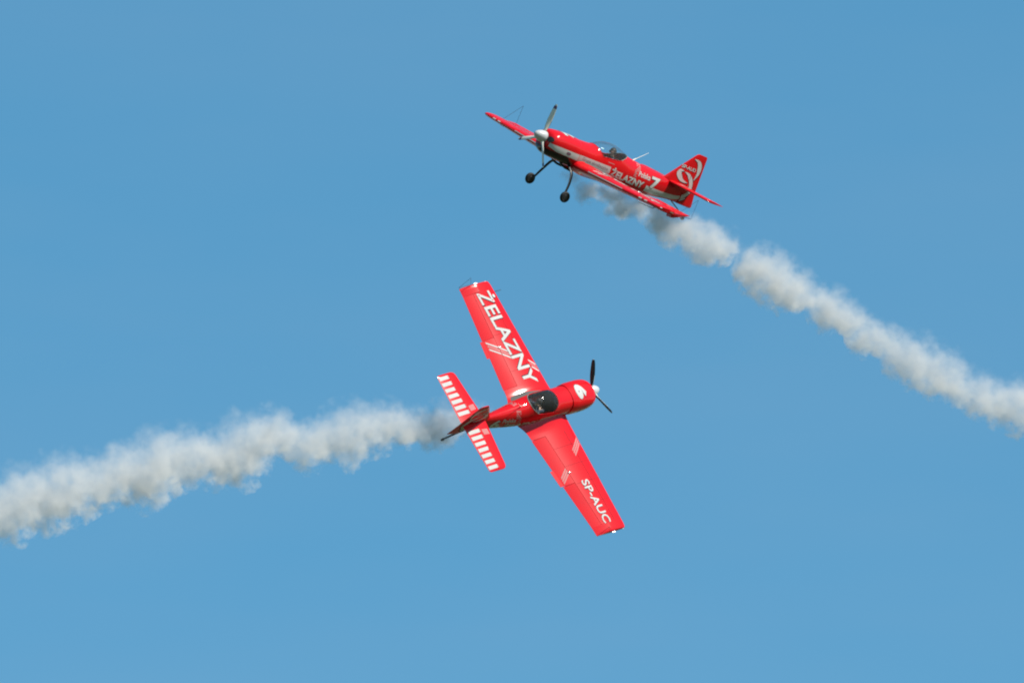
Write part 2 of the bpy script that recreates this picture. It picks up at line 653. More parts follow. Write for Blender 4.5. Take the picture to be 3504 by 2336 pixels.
    for ang in blades:
        b = bmesh.new()
        rings = []
        A = R(ang)
        er, et = Vector((0, math.cos(A), math.sin(A))), Vector((0, -math.sin(A), math.cos(A)))
        for r, c, tw, th in [(0.10, 0.075, 50, 0.06), (0.20, 0.085, 48, 0.05), (0.32, 0.125, 40, 0.028), (0.5, 0.15, 32, 0.020), (0.7, 0.145, 26, 0.015), (0.86, 0.125, 22, 0.011), (0.95, 0.10, 20, 0.009), (0.995, 0.06, 20, 0.006)]:
            ca = R(tw)
            cd = et * math.cos(ca) + Vector((1, 0, 0)) * math.sin(ca)
            nd = er.cross(cd)
            rings.append([Vector((1.80, 0, 0)) + er * r + cd * (c / 2 * math.cos(q2)) + nd * (th * math.sin(q2)) for q2 in [2 * math.pi * i / 14 for i in range(14)]])
        loft(b, rings)
        bmesh.ops.recalc_face_normals(b, faces=b.faces)
        for f in b.faces:
            rr = f.calc_center_median()
            rad = math.hypot(rr.y, rr.z)
            f.material_index = 1 if f.normal.x < 0 else (2 if 0.87 < rad < 0.96 else 0)
        build('blade', b, [M_blade_f, M_blade_b, M_blade_t], prop, 60)

    # ---------------- wings
    wings = {}
    for s in (1, -1):
        b = bmesh.new()
        ys = [0.20, 0.34, 0.40, 0.46, 0.52, 0.58, 0.66, 0.76, 0.88]

        def fil(y):        # concave fairing that swells into the fuselage
            u = max(0.0, (0.72 - y) / 0.38)
            return u * u
        loft(b, [wing_ring(y, s, 0, 1, 1 + 0.30 * min(1.2, fil(y)), 0.02 * min(1.2, fil(y)), 0.16 * min(1.2, fil(y))) for y in ys])
        ys = [0.8801 + (4.045 - 0.8801) * i / 22 for i in range(23)]
        loft(b, [wing_ring(y, s, 0, HF, ) for y in ys])
        ys = [4.0455, 4.12, 4.18, 4.22, 4.26, 4.32, 4.34]
        loft(b, [wing_ring(y, s, 0, 0.5) for y in ys])
        w = build('wing', b, [M_red], root, 40)
        wings[s] = w
        hx = lambda y: lin(WLE, y) - HF * (lin(WLE, y) - lin(WTE, y))
        # inner and outer aileron with the tab between
        h0 = Vector((hx(0.9), s * 0.9, wing_z(0.9)))
        h1 = Vector((hx(4.2), s * 4.2, wing_z(4.2)))
        ax = (h1 - h0).normalized() * s
        for k, (ya, yb, fr) in enumerate(((0.89, 2.545, HF + 0.006), (2.555, 4.285, HF + 0.006))):
            b = bmesh.new()
            if k == 0:
                ys = [ya + (yb - ya) * i / 10 for i in range(11)]
                loft(b, [wing_ring(y, s, fr, 1) for y in ys])
            else:
                ys = [ya + (4.05 - ya) * i / 10 for i in range(11)]
                loft(b, [wing_ring(y, s, fr, 1) for y in ys])
                loft(b, [wing_ring(y, s, 0.512, 1, 1.22) for y in (4.0505, 4.12, 4.18, 4.22, 4.26, 4.32, 4.34)])
            about_hinge(b, h0, ax, R(ail[0 if s > 0 else 1]) * (1.0 if k else 0.5))
            a = build('aileron', b, [M_red], w, 40)
            if k == 0:
                wings[(s, 'in')] = a
            else:
                wings[(s, 'out')] = a
        b = bmesh.new()
        for (y0, y1) in ((1.98, 2.54),):
            te = lambda y: lin(WTE, y)
            zt = lambda y: wing_z(y)
            loft(b, [[(te(y) + 0.02, s * y, zt(y) + 0.010), (te(y) - 0.11, s * y, zt(y) + 0.004), (te(y) - 0.11, s * y, zt(y) - 0.004), (te(y) + 0.02, s * y, zt(y) - 0.010)] for y in (y0, y1)])
        about_hinge(b, h0, ax, R(ail[0 if s > 0 else 1]) * 0.5)
        build('trim_tab', b, M_red, w)
        b = bmesh.new()     # shiny bump added over the aileron hinge to give a glint; then tip fittings
        ellipsoid(b, (hx(2.2) + 0.03, s * 2.2, wing_z(2.2) + 0.085), (0.08, 0.022, 0.022))
        build('glint_bump', b, M_metal, w)
        b = bmesh.new()
        ellipsoid(b, (0.36, s * 4.345, wing_z(4.29) + 0.005), (0.045, 0.018, 0.016))
        build('position_light', b, M_spin, w)
        # pitot / probe under the outer leading edge
        b = bmesh.new()
        if s > 0:
          tube(b, [(0.30, s * 4.0, -0.34), (0.31, s * 4.0, -0.40), (0.36, s * 4.0, -0.415), (0.93, s * 4.0, -0.41)], [0.014, 0.014, 0.013, 0.009], 8)
          build('pitot_tube', b, M_steel, w)
        # sighting frame on the tip
        b = bmesh.new()
        y = s * 4.36
        box(b, (-0.12, min(s * 4.33, s * 4.375), -0.31), (0.0, max(s * 4.33, s * 4.375), -0.28))
        tube(b, [(-0.05, y, -0.29), (-0.82, y, -0.255)], 0.008, 6)
        tube(b, [(-0.82, y, -0.255), (-0.78, y, 0.33)], 0.0042, 6)
        tube(b, [(-0.30, y, -0.24), (-0.78, y, 0.33)], 0.0042, 6)
        for f in b.faces:
            f.material_index = 1 if f.calc_center_median().x > -0.14 and len(f.verts) == 4 and abs(f.calc_center_median().z + 0.295) < 0.03 else 0
        build('sighting_frame', b, [M_wire, M_metal], w)

    # ---------------- tail
    tails = {}
    TH = 0.475
    TLE = [(0.0, -3.20), (1.56, -3.37), (1.64, -3.41), (1.68, -3.49)]
    TTE = [(0.0, -4.19), (1.56, -4.13), (1.64, -4.12), (1.68, -4.07)]

    def tail_ring(y, s, f0, f1):
        tk = 0.10 * (1 if y < 1.65 else 0.6)
        return [(x, s * y, 0.264 + z) for x, z in foil_ring(lin(TLE, y), lin(TTE, y), tk, f0, f1, 12)]
    for s in (1, -1):
        b = bmesh.new()
        loft(b, [tail_ring(y, s, 0, TH) for y in (0.01, 0.3, 0.7, 1.1, 1.56, 1.60, 1.64, 1.665, 1.68)])
        tp = build('tailplane', b, [M_red], root, 40)
        b = bmesh.new()
        loft(b, [tail_ring(y, s, TH + 0.01, 1) for y in (0.06, 0.3, 0.7, 1.1, 1.56, 1.60, 1.64, 1.665, 1.68)])
        el = build('elevator', b, [M_red], tp, 40)
        tails[s] = (tp, el)
    FZ = [(0.10, -2.85, -4.365), (0.26, -2.93, -4.35), (0.36, -3.04, -4.34), (0.83, -3.44, -4.283), (1.22, -3.775, -4.237), (1.28, -3.835, -4.228), (1.305, -3.90, -4.19)]

    def hinge_x(z):
        return -3.855 - 0.10 * (z + 0.25) / 1.5

    def fin_ring(z, kind):
        if kind == 'fin':
            le, te = lin([(a, b_) for a, b_, _ in FZ], z), lin([(a, c) for a, _, c in FZ], z)
        else:
            te = lin([(-0.25, -4.38), (-0.235, -4.43), (-0.195, -4.455), (0.26, -4.35), (1.22, -4.237), (1.28, -4.228), (1.305, -4.19)], z)
            le = lin([(a, b_) for a, b_, _ in FZ], z) if z > 0.3 else -3.05
        f = (le - hinge_x(z)) / (le - te)
        tk = 0.095 if z < 1.25 else 0.06
        ring = foil_ring(le, te, tk, 0 if kind == 'fin' else f + 0.008, f if kind == 'fin' else 1, 12)
        return [(x, y, z) for x, y in ring]
    b = bmesh.new()
    loft(b, [fin_ring(z, 'fin') for z in (0.10, 0.26, 0.36, 0.5, 0.65, 0.83, 1.0, 1.15, 1.22, 1.28, 1.305)])
    fin = build('fin', b, [M_red], root, 40)
    b = bmesh.new()
    loft(b, [fin_ring(z, 'rudder') for z in (-0.25, -0.235, -0.195, -0.1, 0.0, 0.1, 0.26, 0.36, 0.5, 0.65, 0.83, 1.0, 1.15, 1.22, 1.28, 1.305)])
    rud = build('rudder', b, [M_red], fin, 40)

    # ---------------- landing gear
    for s in (1, -1):
        b = bmesh.new()
        pts = [(0.70, s * 0.26, -0.44), (0.68, s * 0.42, -0.53), (0.67, s * 0.54, -0.63), (0.69, s * 0.64, -0.82), (0.73, s * 0.715, -1.02), (0.79, s * 0.775, -1.24), (0.805, s * 0.79, -1.29)]
        tab = [(i,) + p for i, p in enumerate(pts)]
        rings = []
        N_ = 24
        for i in range(N_ + 1):
            u = i / N_ * (len(pts) - 1)
            p = Vector(smooth_interp(tab, u))
            pn = Vector(smooth_interp(tab, min(u + 0.05, len(pts) - 1))) - Vector(smooth_interp(tab, max(u - 0.05, 0)))
            t = pn.normalized()
            xd = (Vector((1, 0, 0)) - t * t.x).normalized()
            nd = t.cross(xd)
            wv = 0.062 - 0.030 * i / N_
            th = 0.026 - 0.010 * i / N_
            rings.append([p + xd * wv * math.cos(a) + nd * th * math.sin(a) for a in [2 * math.pi * k / 12 for k in range(12)]])
        loft(b, rings)
        build('gear_leg', b, M_steel, root, 60)
        b = bmesh.new()
        lathe_y(b, [(-0.05, 0.02), (-0.05, 0.075), (-0.035, 0.09), (0.035, 0.09), (0.05, 0.075), (0.05, 0.02)], 0.805, s * 0.867, -1.297)
        tube(b, [(0.805, s * 0.775, -1.29), (0.805, s * 0.91, -1.297)], 0.022, 10)
        wh = build('wheel', b, M_steel, root)
        b = bmesh.new()
        prof = [(0.055 * math.cos(a) * 1.0, 0.118 + 0.047 * math.sin(a)) for a in [2 * math.pi * k / 16 for k in range(16)]]
        nn = 36
        rings = [[(0.805 + r * math.cos(t), s * 0.867 + y_, -1.297 + r * math.sin(t)) for y_, r in prof] for t in [2 * math.pi * k / nn for k in range(nn)]]
        vs = loft(b, rings, False, False)
        m = len(prof)
        for i in range(m):
            j = (i + 1) % m
            b.faces.new((vs[-1][i], vs[-1][j], vs[0][j], vs[0][i]))
        build('tyre', b, M_rubber, wh)
    b = bmesh.new()
    rings = []
    for p, wv in (((-3.66, 0, -0.25), 0.035), ((-3.85, 0, -0.33), 0.030), ((-4.10, 0, -0.44), 0.026), ((-4.30, 0, -0.54), 0.022)):
        rings.append([(p[0] + dx, dy, p[2] + dz) for dx, dy, dz in ((0, wv, 0.01), (0, -wv, 0.01), (0, -wv, -0.01), (0, wv, -0.01))])
    loft(b, rings)
    ts = build('tail_spring', b, M_steel, root)
    b = bmesh.new()
    lathe_y(b, [(-0.025, 0.02), (-0.028, 0.05), (-0.015, 0.065), (0.015, 0.065), (0.028, 0.05), (0.025, 0.02)], -4.33, 0, -0.58, 20)
    build('tail_wheel', b, M_rubber, ts)
    # ---------------- antenna
    b = bmesh.new()
    tube(b, [(-1.68, 0, 0.38), (-1.72, 0, 0.425), (-1.78, 0, 0.475)], [0.022, 0.018, 0.010], 8)
    tube(b, [(-1.78, 0, 0.475), (-2.11, 0, 0.76)], [0.008, 0.005], 6)
    build('antenna', b, M_ivory, root)

    # ---------------- livery
    wing_tops = {s: [wings[s], wings[(s, 'in')], wings[(s, 'out')]] for s in (1, -1)}
    for s in (1, -1):
        D = Decals(wing_tops[s])
        down = lambda u, v: Vector((u, v, 1.0))

        def word(txt, y0, y1, xb, xt, mat, lift, bold):
            # reads from the left tip to the right tip, letter tops towards the nose
            t = text_bm(txt, bold)
            W = abs(y1 - y0)
            for v in t.verts:
                u, w_ = v.co.x, v.co.y
                v.co = (xb + (xt - xb) * w_, y0 - W * u, 0)
            D.lay(t, down, (0, 0, -1), mat, lift, 0.05)
        if s > 0:
            word('\u017bELAZNY' if False else '\u017bELAZNY', 4.01, 0.80, -0.315, 0.38, M_outline, 0.003, 0.04)
            word('\u017bELAZNY', 4.02, 0.81, -0.305, 0.375, M_white, 0.006, 0.018)
            t = poly_bm([[(-1.16, 0.50), (-1.08, 0.62), (-0.55, 0.64), (0.00, 0.54), (0.30, 0.46), (0.30, 0.40), (-0.5, 0.40)]])
            D.lay(t, down, (0, 0, -1), M_walk, 0.003)
        else:
            word(reg, -2.56, -4.06, -0.30, 0.0, M_outline, 0.003, 0.04)
            word(reg, -2.55, -4.05, -0.29, 0.0, M_white, 0.006, 0.02)
        # pairs of slanting stripes from trailing edge to leading edge
        for k in range(3):
            o = k * (0.115 if s > 0 else 0.085)
            st = []
            for i in range(12):
                xa, xb_ = -0.90 + 1.40 * i / 12, -0.90 + 1.40 * (i + 1) / 12
                ya, yb_ = (2.50 - 0.78 * (xa + 0.90)) - o, (2.50 - 0.78 * (xb_ + 0.90)) - o
                if s > 0 and -0.36 < (xa + xb_) / 2 < 0.28:
                    continue
                w_ = 0.062
                if s < 0 and -0.5 < (xa + xb_) / 2 < -0.02:
                    continue
                st.append([(xa, s * ya), (xb_, s * yb_), (xb_, s * (yb_ - w_)), (xa, s * (ya - w_))])
            D.lay(poly_bm(st), down, (0, 0, -1), M_white if s > 0 and k != 1 else M_pink, 0.0035)
        # seams between the skin panels
        seam = []
        for ya in (1.36, 1.98, 2.60, 3.30):
            seam.append([(lin(WLE, ya) - 0.05, s * ya), (lin(WLE, ya) - 0.05, s * (ya + 0.007)), (hx(ya) + 0.02, s * (ya + 0.007)), (hx(ya) + 0.02, s * ya)])
        fx = lambda y_: lin(WLE, y_) - 0.27 * (lin(WLE, y_) - lin(WTE, y_))
        seam.append([(fx(0.9), s * 0.9), (fx(4.0), s * 4.0), (fx(4.0) - 0.009, s * 4.0), (fx(0.9) - 0.009, s * 0.9)])
        D.lay(poly_bm(seam), down, (0, 0, -1), M_outline, 0.0022, 0.06)
        # white band round the leading edge
        st = [[(0, -0.065), (1.60, -0.06), (1.60, 0.025), (0, 0.025)]]
        t = poly_bm(st)
        D.lay(t, lambda u, v: Vector((1.6, s * (1.08 + u), wing_z(1.08 + u) + v)), (-1, 0, 0), M_white, 0.004, 0.02 if False else 0.06)
        t = text_bm('.', 0)
        t.free()
        for yy in (3.45, 3.70):
            D.lay(poly_bm([[(yy, -0.02), (yy + 0.14, -0.02), (yy + 0.14, 0.03), (yy, 0.03)]]), lambda u, v: Vector((1.6, s * u, wing_z(u) + v)), (-1, 0, 0), M_white, 0.004)
        D.done()
        # elevator bars
        D = Decals([tails[s][0], tails[s][1]])
        st = []
        for k in range(7):
            y = 0.27 + k * 0.203
            xi = -3.672 - 0.052 * k / 6
            st.append([(xi, s * y), (xi, s * (y + 0.118)), (-4.125 + 0.03 * k / 7, s * (y + 0.118)), (-4.125 + 0.03 * k / 7, s * y)])
        D.lay(poly_bm(st), lambda u, v: Vector((u, v, 1.0)), (0, 0, -1), M_white, 0.004)
        D.lay(poly_bm([[(-3.36, s * 0.34), (-3.36, s * 0.52), (-3.60, s * 0.50), (-3.60, s * 0.32)]]), lambda u, v: Vector((u, v, 1.0)), (0, 0, -1), M_pink, 0.003)
        D.done()

    D = Decals([fus, cowl])
    for s in (1, -1):
        to = lambda u, v: Vector((-s * u, s * 1.0, v))      # u runs to the reader's right, x = -s*u
        ray = (0, -s, 0)

        def put(txt, xa, xb_, z0, z1, mat, lift, bold, res=3, grid=0.04):
            # xa = nose-side x, xb_ = tail-side x of the mark as on the left flank
            t = text_bm(txt, bold, res)
            u0 = -xa if s > 0 else xb_
            scaled(t, u0, z0, abs(xa - xb_), z1 - z0)
            D.lay(t, to, ray, mat, lift, grid)

        def quad(q, mat, lift, grid=0.04):
            D.lay(poly_bm([[(-s * x, z) for x, z in p] for p in q]), to, ray, mat, lift, grid)
        quad([[(1.71, -0.07), (1.71, -0.18), (1.45, -0.235), (0.60, -0.235), (0.60, -0.045), (1.3, -0.055)]], M_white, 0.004)
        ell = [(1.02 + 0.09 * math.cos(a), -0.14 + 0.045 * math.sin(a)) for a in [2 * math.pi * i / 20 for i in range(20)]]
        quad([ell], M_ink, 0.0055)
        quad([[(0.57, -0.235), (0.57, -0.04), (-0.70, -0.015), (-0.73, -0.22)]], M_white, 0.004)
        put('Grupa akrobacyjna', 0.42, -0.62, -0.185, -0.065, M_ink, 0.0055, 0.0, 2)
        put('\u017bELAZNY', -0.775, -2.235, -0.272, 0.012, M_outline, 0.004, 0.05)
        put('\u017bELAZNY', -0.78, -2.22, -0.26, 0.018, M_white, 0.006, 0.04)
        put('Polska', -1.86, -2.40, 0.045, 0.20, M_white, 0.004, 0.02)
        # mosaic of small tiles leaning aft
        tiles = []
        rnd = random.Random(3)
        for i in range(5):
            for j in range(9):
                if rnd.random() < 0.2 or (j < 4 and i > 2 - (j % 2)) or (j > 6 and i < 1):
                    continue
                z = -0.01 + j * 0.043
                x = -1.66 - i * 0.046 - (j * 0.004)
                tiles.append([(x, z), (x - 0.034, z), (x - 0.034, z + 0.032), (x, z + 0.032)])
        for p in tiles:
            pass
        quad(tiles, M_pink, 0.005)
        put(number, -2.44, -2.86, -0.165, 0.205, M_outline, 0.006, 0.075)
        put(number, -2.46, -2.84, -0.150, 0.200, M_white, 0.008, 0.04)
        quad([[(-2.34, -0.11), (-2.34, -0.29), (-2.90, -0.285), (-3.30, -0.245), (-3.57, -0.215), (-3.87, -0.125), (-3.87, -0.02), (-3.6, -0.07), (-3.3, -0.095), (-3.02, -0.108)]], M_white, 0.004)
        quad([[(-0.52, 0.075), (-0.52, 0.095), (-0.78, 0.10), (-0.78, 0.08)]], M_pink, 0.004)
    # cooling inlets beside the spinner: shade of the openings painted as flat black ovals
    for s in (-1, 1):
        ov = [(s * (0.275 + 0.10 * math.cos(a)), 0.02 + 0.085 * math.sin(a)) for a in [2 * math.pi * i / 28 for i in range(28)]]
        D.lay(poly_bm([ov]), lambda u, v: Vector((2.6, u, v)), (-1, 0, 0), M_black, 0.004, 0.03)
    # number on top of the cowling
    t = text_bm(number, 0.09)
    for v in t.verts:
        v.co = (0.79 + 0.45 * v.co.y, 0.25 - 0.54 * v.co.x, 0)
    D.lay(t, lambda u, v: Vector((u, v, 1.0)), (0, 0, -1), M_outline, 0.004)
    t = text_bm(number, 0.075)
    for v in t.verts:
        v.co = (0.81 + 0.42 * v.co.y, 0.23 - 0.50 * v.co.x, 0)
    D.lay(t, lambda u, v: Vector((u, v, 1.0)), (0, 0, -1), M_white, 0.008)
    D.done()

    D = Decals([fin, rud])
    for s in (1, -1):
        to = lambda u, v: Vector((u, s * 1.0, v))
        ray = (0, -s, 0)
        arcs = [
            [(-3.788, 1.123, 0.008), (-3.932, 1.10, 0.071), (-4.053, 1.015, 0.126), (-4.105, 0.911, 0.139), (-4.134, 0.767, 0.098), (-4.112, 0.651, 0.055), (-4.072, 0.528, 0.008)],
            [(-3.585, 0.693, 0.008), (-3.459, 0.671, 0.087), (-3.439, 0.584, 0.150), (-3.52, 0.49, 0.134), (-3.653, 0.417, 0.082), (-3.774, 0.399, 0.044), (-3.892, 0.401, 0.008)],
            [(-3.624, 0.678, 0.009), (-3.771, 0.648, 0.063), (-3.909, 0.568, 0.111), (-4.02, 0.45, 0.12), (-4.07, 0.343, 0.115), (-4.105, 0.187, 0.10), (-4.069, 0.111, 0.098), (-3.971, 0.011, 0.095), (-3.865, -0.055, 0.105)],
            [(-4.058, -0.034, 0.03), (-3.975, -0.09, 0.045), (-3.87, -0.16, 0.03)],
        ]
        hsplit = [-3.86 - 0.012 * i for i in range(9)]
        for dark in (True, False):
            for a in arcs:
                q = crescent([(x - (0.012 if dark else 0), z - (0.012 if dark else 0), w_ * 1.12 + (0.03 if dark else 0)) for x, z, w_ in a])
                D.lay(poly_bm(q), to, ray, M_outline if dark else M_white, 0.003 if dark else 0.005, 0.08, hsplit)
            t = text_bm(reg, 0.05 if dark else 0.025)
            a, b_ = (-3.44, -4.00)
            for v in t.verts:
                u, w_ = v.co.x, v.co.y
                x = a + (b_ - a) * u if s > 0 else b_ + (a - b_) * u
                v.co = (x, 0.765 + 0.105 * w_ - (0.01 if dark else 0), 0)
            D.lay(t, to, ray, M_outline if dark else M_white, 0.004 if dark else 0.006, 0.08, hsplit)
    D.done()
    return root, q


# ------------------------------------------------------------------ pilot
def pilot(root, label, look):
    """a seated figure in one skin; the head turned by look (degrees)"""
    J = {'pelvis': ((-0.80, 0, -0.22), 0.13), 'waist': ((-0.87, 0, -0.08), 0.125), 'chest': ((-0.92, 0, 0.07), 0.145), 'neckb': ((-0.905, 0, 0.215), 0.075),
         'neck': ((-0.88, 0, 0.27), 0.056), 'skull': ((-0.855, 0, 0.375), 0.088), 'crown': ((-0.865, 0, 0.44), 0.078)}
    bones = [('pelvis', 'waist'), ('waist', 'chest'), ('chest', 'neckb'), ('neckb', 'neck'), ('neck', 'skull'), ('skull', 'crown')]
    for s, n in ((1, 'l'), (-1, 'r')):
        J.update({'sh' + n: ((-0.91, s * 0.185, 0.15), 0.062), 'el' + n: ((-0.76, s * 0.25, -0.06), 0.047), 'wr' + n: ((-0.55, s * 0.13, -0.10), 0.032), 'ha' + n: ((-0.49, s * 0.06, -0.09), 0.034),
                  'hip' + n: ((-0.74, s * 0.10, -0.22), 0.09), 'kn' + n: ((-0.36, s * 0.15, -0.12), 0.065), 'an' + n: ((0.02, s * 0.12, -0.36), 0.042), 'to' + n: ((0.12, s * 0.12, -0.33), 0.035)})
        bones += [('chest', 'sh' + n), ('sh' + n, 'el' + n), ('el' + n, 'wr' + n), ('wr' + n, 'ha' + n), ('pelvis', 'hip' + n), ('hip' + n, 'kn' + n), ('kn' + n, 'an' + n), ('an' + n, 'to' + n)]
        for k in range(4):     # fingers closed round the stick / throttle
            base = Vector(J['ha' + n][0]) + Vector((0.02, -s * 0.008, 0.024 - 0.016 * k))
            J['f%d%s' % (k, n)] = (tuple(base + Vector((0.035, -s * 0.005, 0))), 0.010)
            J['g%d%s' % (k, n)] = (tuple(base + Vector((0.045 - 0.004 * k, -s * 0.035, 0))), 0.009)
            bones += [('ha' + n, 'f%d%s' % (k, n)), ('f%d%s' % (k, n), 'g%d%s' % (k, n))]
        J['th' + n] = (tuple(Vector(J['ha' + n][0]) + Vector((-0.005, -s * 0.045, 0.03))), 0.011)
        bones += [('ha' + n, 'th' + n)]
    names = list(J)
    me = bpy.data.meshes.new('pilot_skeleton')
    me.from_pydata([J[n][0] for n in names], [(names.index(a), names.index(b)) for a, b in bones], [])
    o = bpy.data.objects.new('pilot_skeleton', me)
    C.objects.link(o)
    sk = o.modifiers.new('skin', 'SKIN')
    for i, n in enumerate(names):
        r = J[n][1]
        me.skin_vertices[0].data[i].radius = (r, r)
        me.skin_vertices[0].data[i].use_root = (n == 'pelvis')
    sd = o.modifiers.new('subsurf', 'SUBSURF')
    sd.levels = sd.render_levels = 2
    bpy.context.view_layer.update()
    dg = bpy.context.evaluated_depsgraph_get()
    m2 = bpy.data.meshes.new_from_object(o.evaluated_get(dg))
    bpy.data.objects.remove(o)
    b = bmesh.new()
    b.from_mesh(m2)
    bpy.data.meshes.remove(m2)
    hc = Vector((-0.86, 0, 0.375))
    hr = Matrix.Rotation(R(look), 3, 'Z')
    # shape the head: longer skull, brow, nose, chin
    for v in b.verts:
        if v.co.z > 0.29 and abs(v.co.y) < 0.14:
            d = v.co - hc
            d.y *= 0.86
            d.z *= 1.12
            if d.x > 0.03:
                if -0.035 < d.z < 0.02 and abs(d.y) < 0.022:
                    d.x += 0.022 * (1 - abs(d.y) / 0.022)
                if -0.09 < d.z < -0.055 and abs(d.y) < 0.03:
                    d.x += 0.012
                if -0.005 < d.z < 0.03 and 0.015 < abs(d.y) < 0.045:
                    d.x -= 0.010
            v.co = hc + hr @ d
    feat = []
    for s in (1, -1):
        for c, r in (((0.078, s * 0.030, 0.012), (0.010, 0.014, 0.008)), ((-0.005, s * 0.080, -0.005), (0.020, 0.010, 0.030))):
            ellipsoid(b, hc + hr @ Vector(c), r, 10, 8)
    ellipsoid(b, hc + hr @ Vector((0.078, 0, -0.055)), (0.010, 0.024, 0.006), 10, 6)
    for f in b.faces:
        c = f.calc_center_median()
        hand = c.x > -0.545 and c.x < -0.40 and abs(c.y) < 0.11 and c.z > -0.16 and c.z < -0.03
        f.material_index = 0 if (c.z > 0.255 or hand) else 1
    p = build('person', b, [M_skin, M_suit], None, 80)
    tag(p, label, 'person', 'pilots in the two red planes')
    b = bmesh.new()     # headset: band over the head and two ear cups, and short dark hair under it
    pts = [hc + hr @ Vector((-0.005, 0.098 * math.cos(a), 0.02 + 0.105 * math.sin(a))) for a in [math.pi * i / 14 for i in range(15)]]
    tube(b, pts, 0.012, 8)
    for s in (1, -1):
        ellipsoid(b, hc + hr @ Vector((-0.005, s * 0.092, -0.005)), (0.038, 0.022, 0.045))
    tube(b, [hc + hr @ Vector(q_) for q_ in ((0.01, 0.105, -0.03), (0.06, 0.09, -0.055), (0.098, 0.03, -0.058))], 0.005, 6)
    hs_ = build('headset', b, M_helmet, p)
    b = bmesh.new()
    vs = ellipsoid(b, (0, 0, 0), (0.102, 0.084, 0.085), 20, 14)
    bmesh.ops.delete(b, geom=[f for f in b.faces if f.calc_center_median().z < -0.01 + 0.5 * max(0, f.calc_center_median().x + 0.02)], context='FACES')
    for v in b.verts:
        v.co = hc + hr @ (v.co + Vector((-0.006, 0, 0.032)))
    build('hair', b, paint('hair_dark', (0.03, 0.022, 0.018), 0.6, 0.0), p)
    p.rotation_mode = 'QUATERNION'
    p.rotation_quaternion = root.rotation_quaternion.copy()
    p.location = root.location.copy()
    return p


POSE7 = ((-0.7005, 0.5714, 0.4275), (0.2891, -0.3204, 0.9021), (0.6524, 0.7555, 0.0592))
POSE6 = ((0.6725, -0.4754, 0.5672), (0.1873, 0.8507, 0.4911), (-0.716, -0.224, 0.6612))
plane7, _ = aeroplane('7', 'SP-AUD', POSE7, (2006.6, 530.6), 119.3, (16, 12), (92, 203, 308),
                      'red aerobatic plane numbered 7 seen side-on, wheels and white spinner showing')
plane6, _ = aeroplane('6', 'SP-AUC', POSE6, (1886.1, 1375.8), 114.11, (-4, -4), (45, 162, 283),
                      'red aerobatic plane numbered 6 banked to show the tops of its lettered wings')
pilot(plane7, 'person in dark suit and headset under the clear canopy of the plane numbered 7', 25)
pilot(plane6, 'person in dark suit and headset under the dark canopy of the plane numbered 6', -20)


# ------------------------------------------------------------------ smoke
def curve_node(nt, pts):
    n = nt.nodes.new('ShaderNodeFloatCurve')
    cv = n.mapping.curves[0]
    while len(cv.points) < len(pts):
        cv.points.new(0.5, 0.5)
    for p, (x, y) in zip(cv.points, pts):
        p.location = (x, y)
        p.handle_type = 'AUTO'
    n.mapping.use_clip = False
    n.mapping.update()
    return n


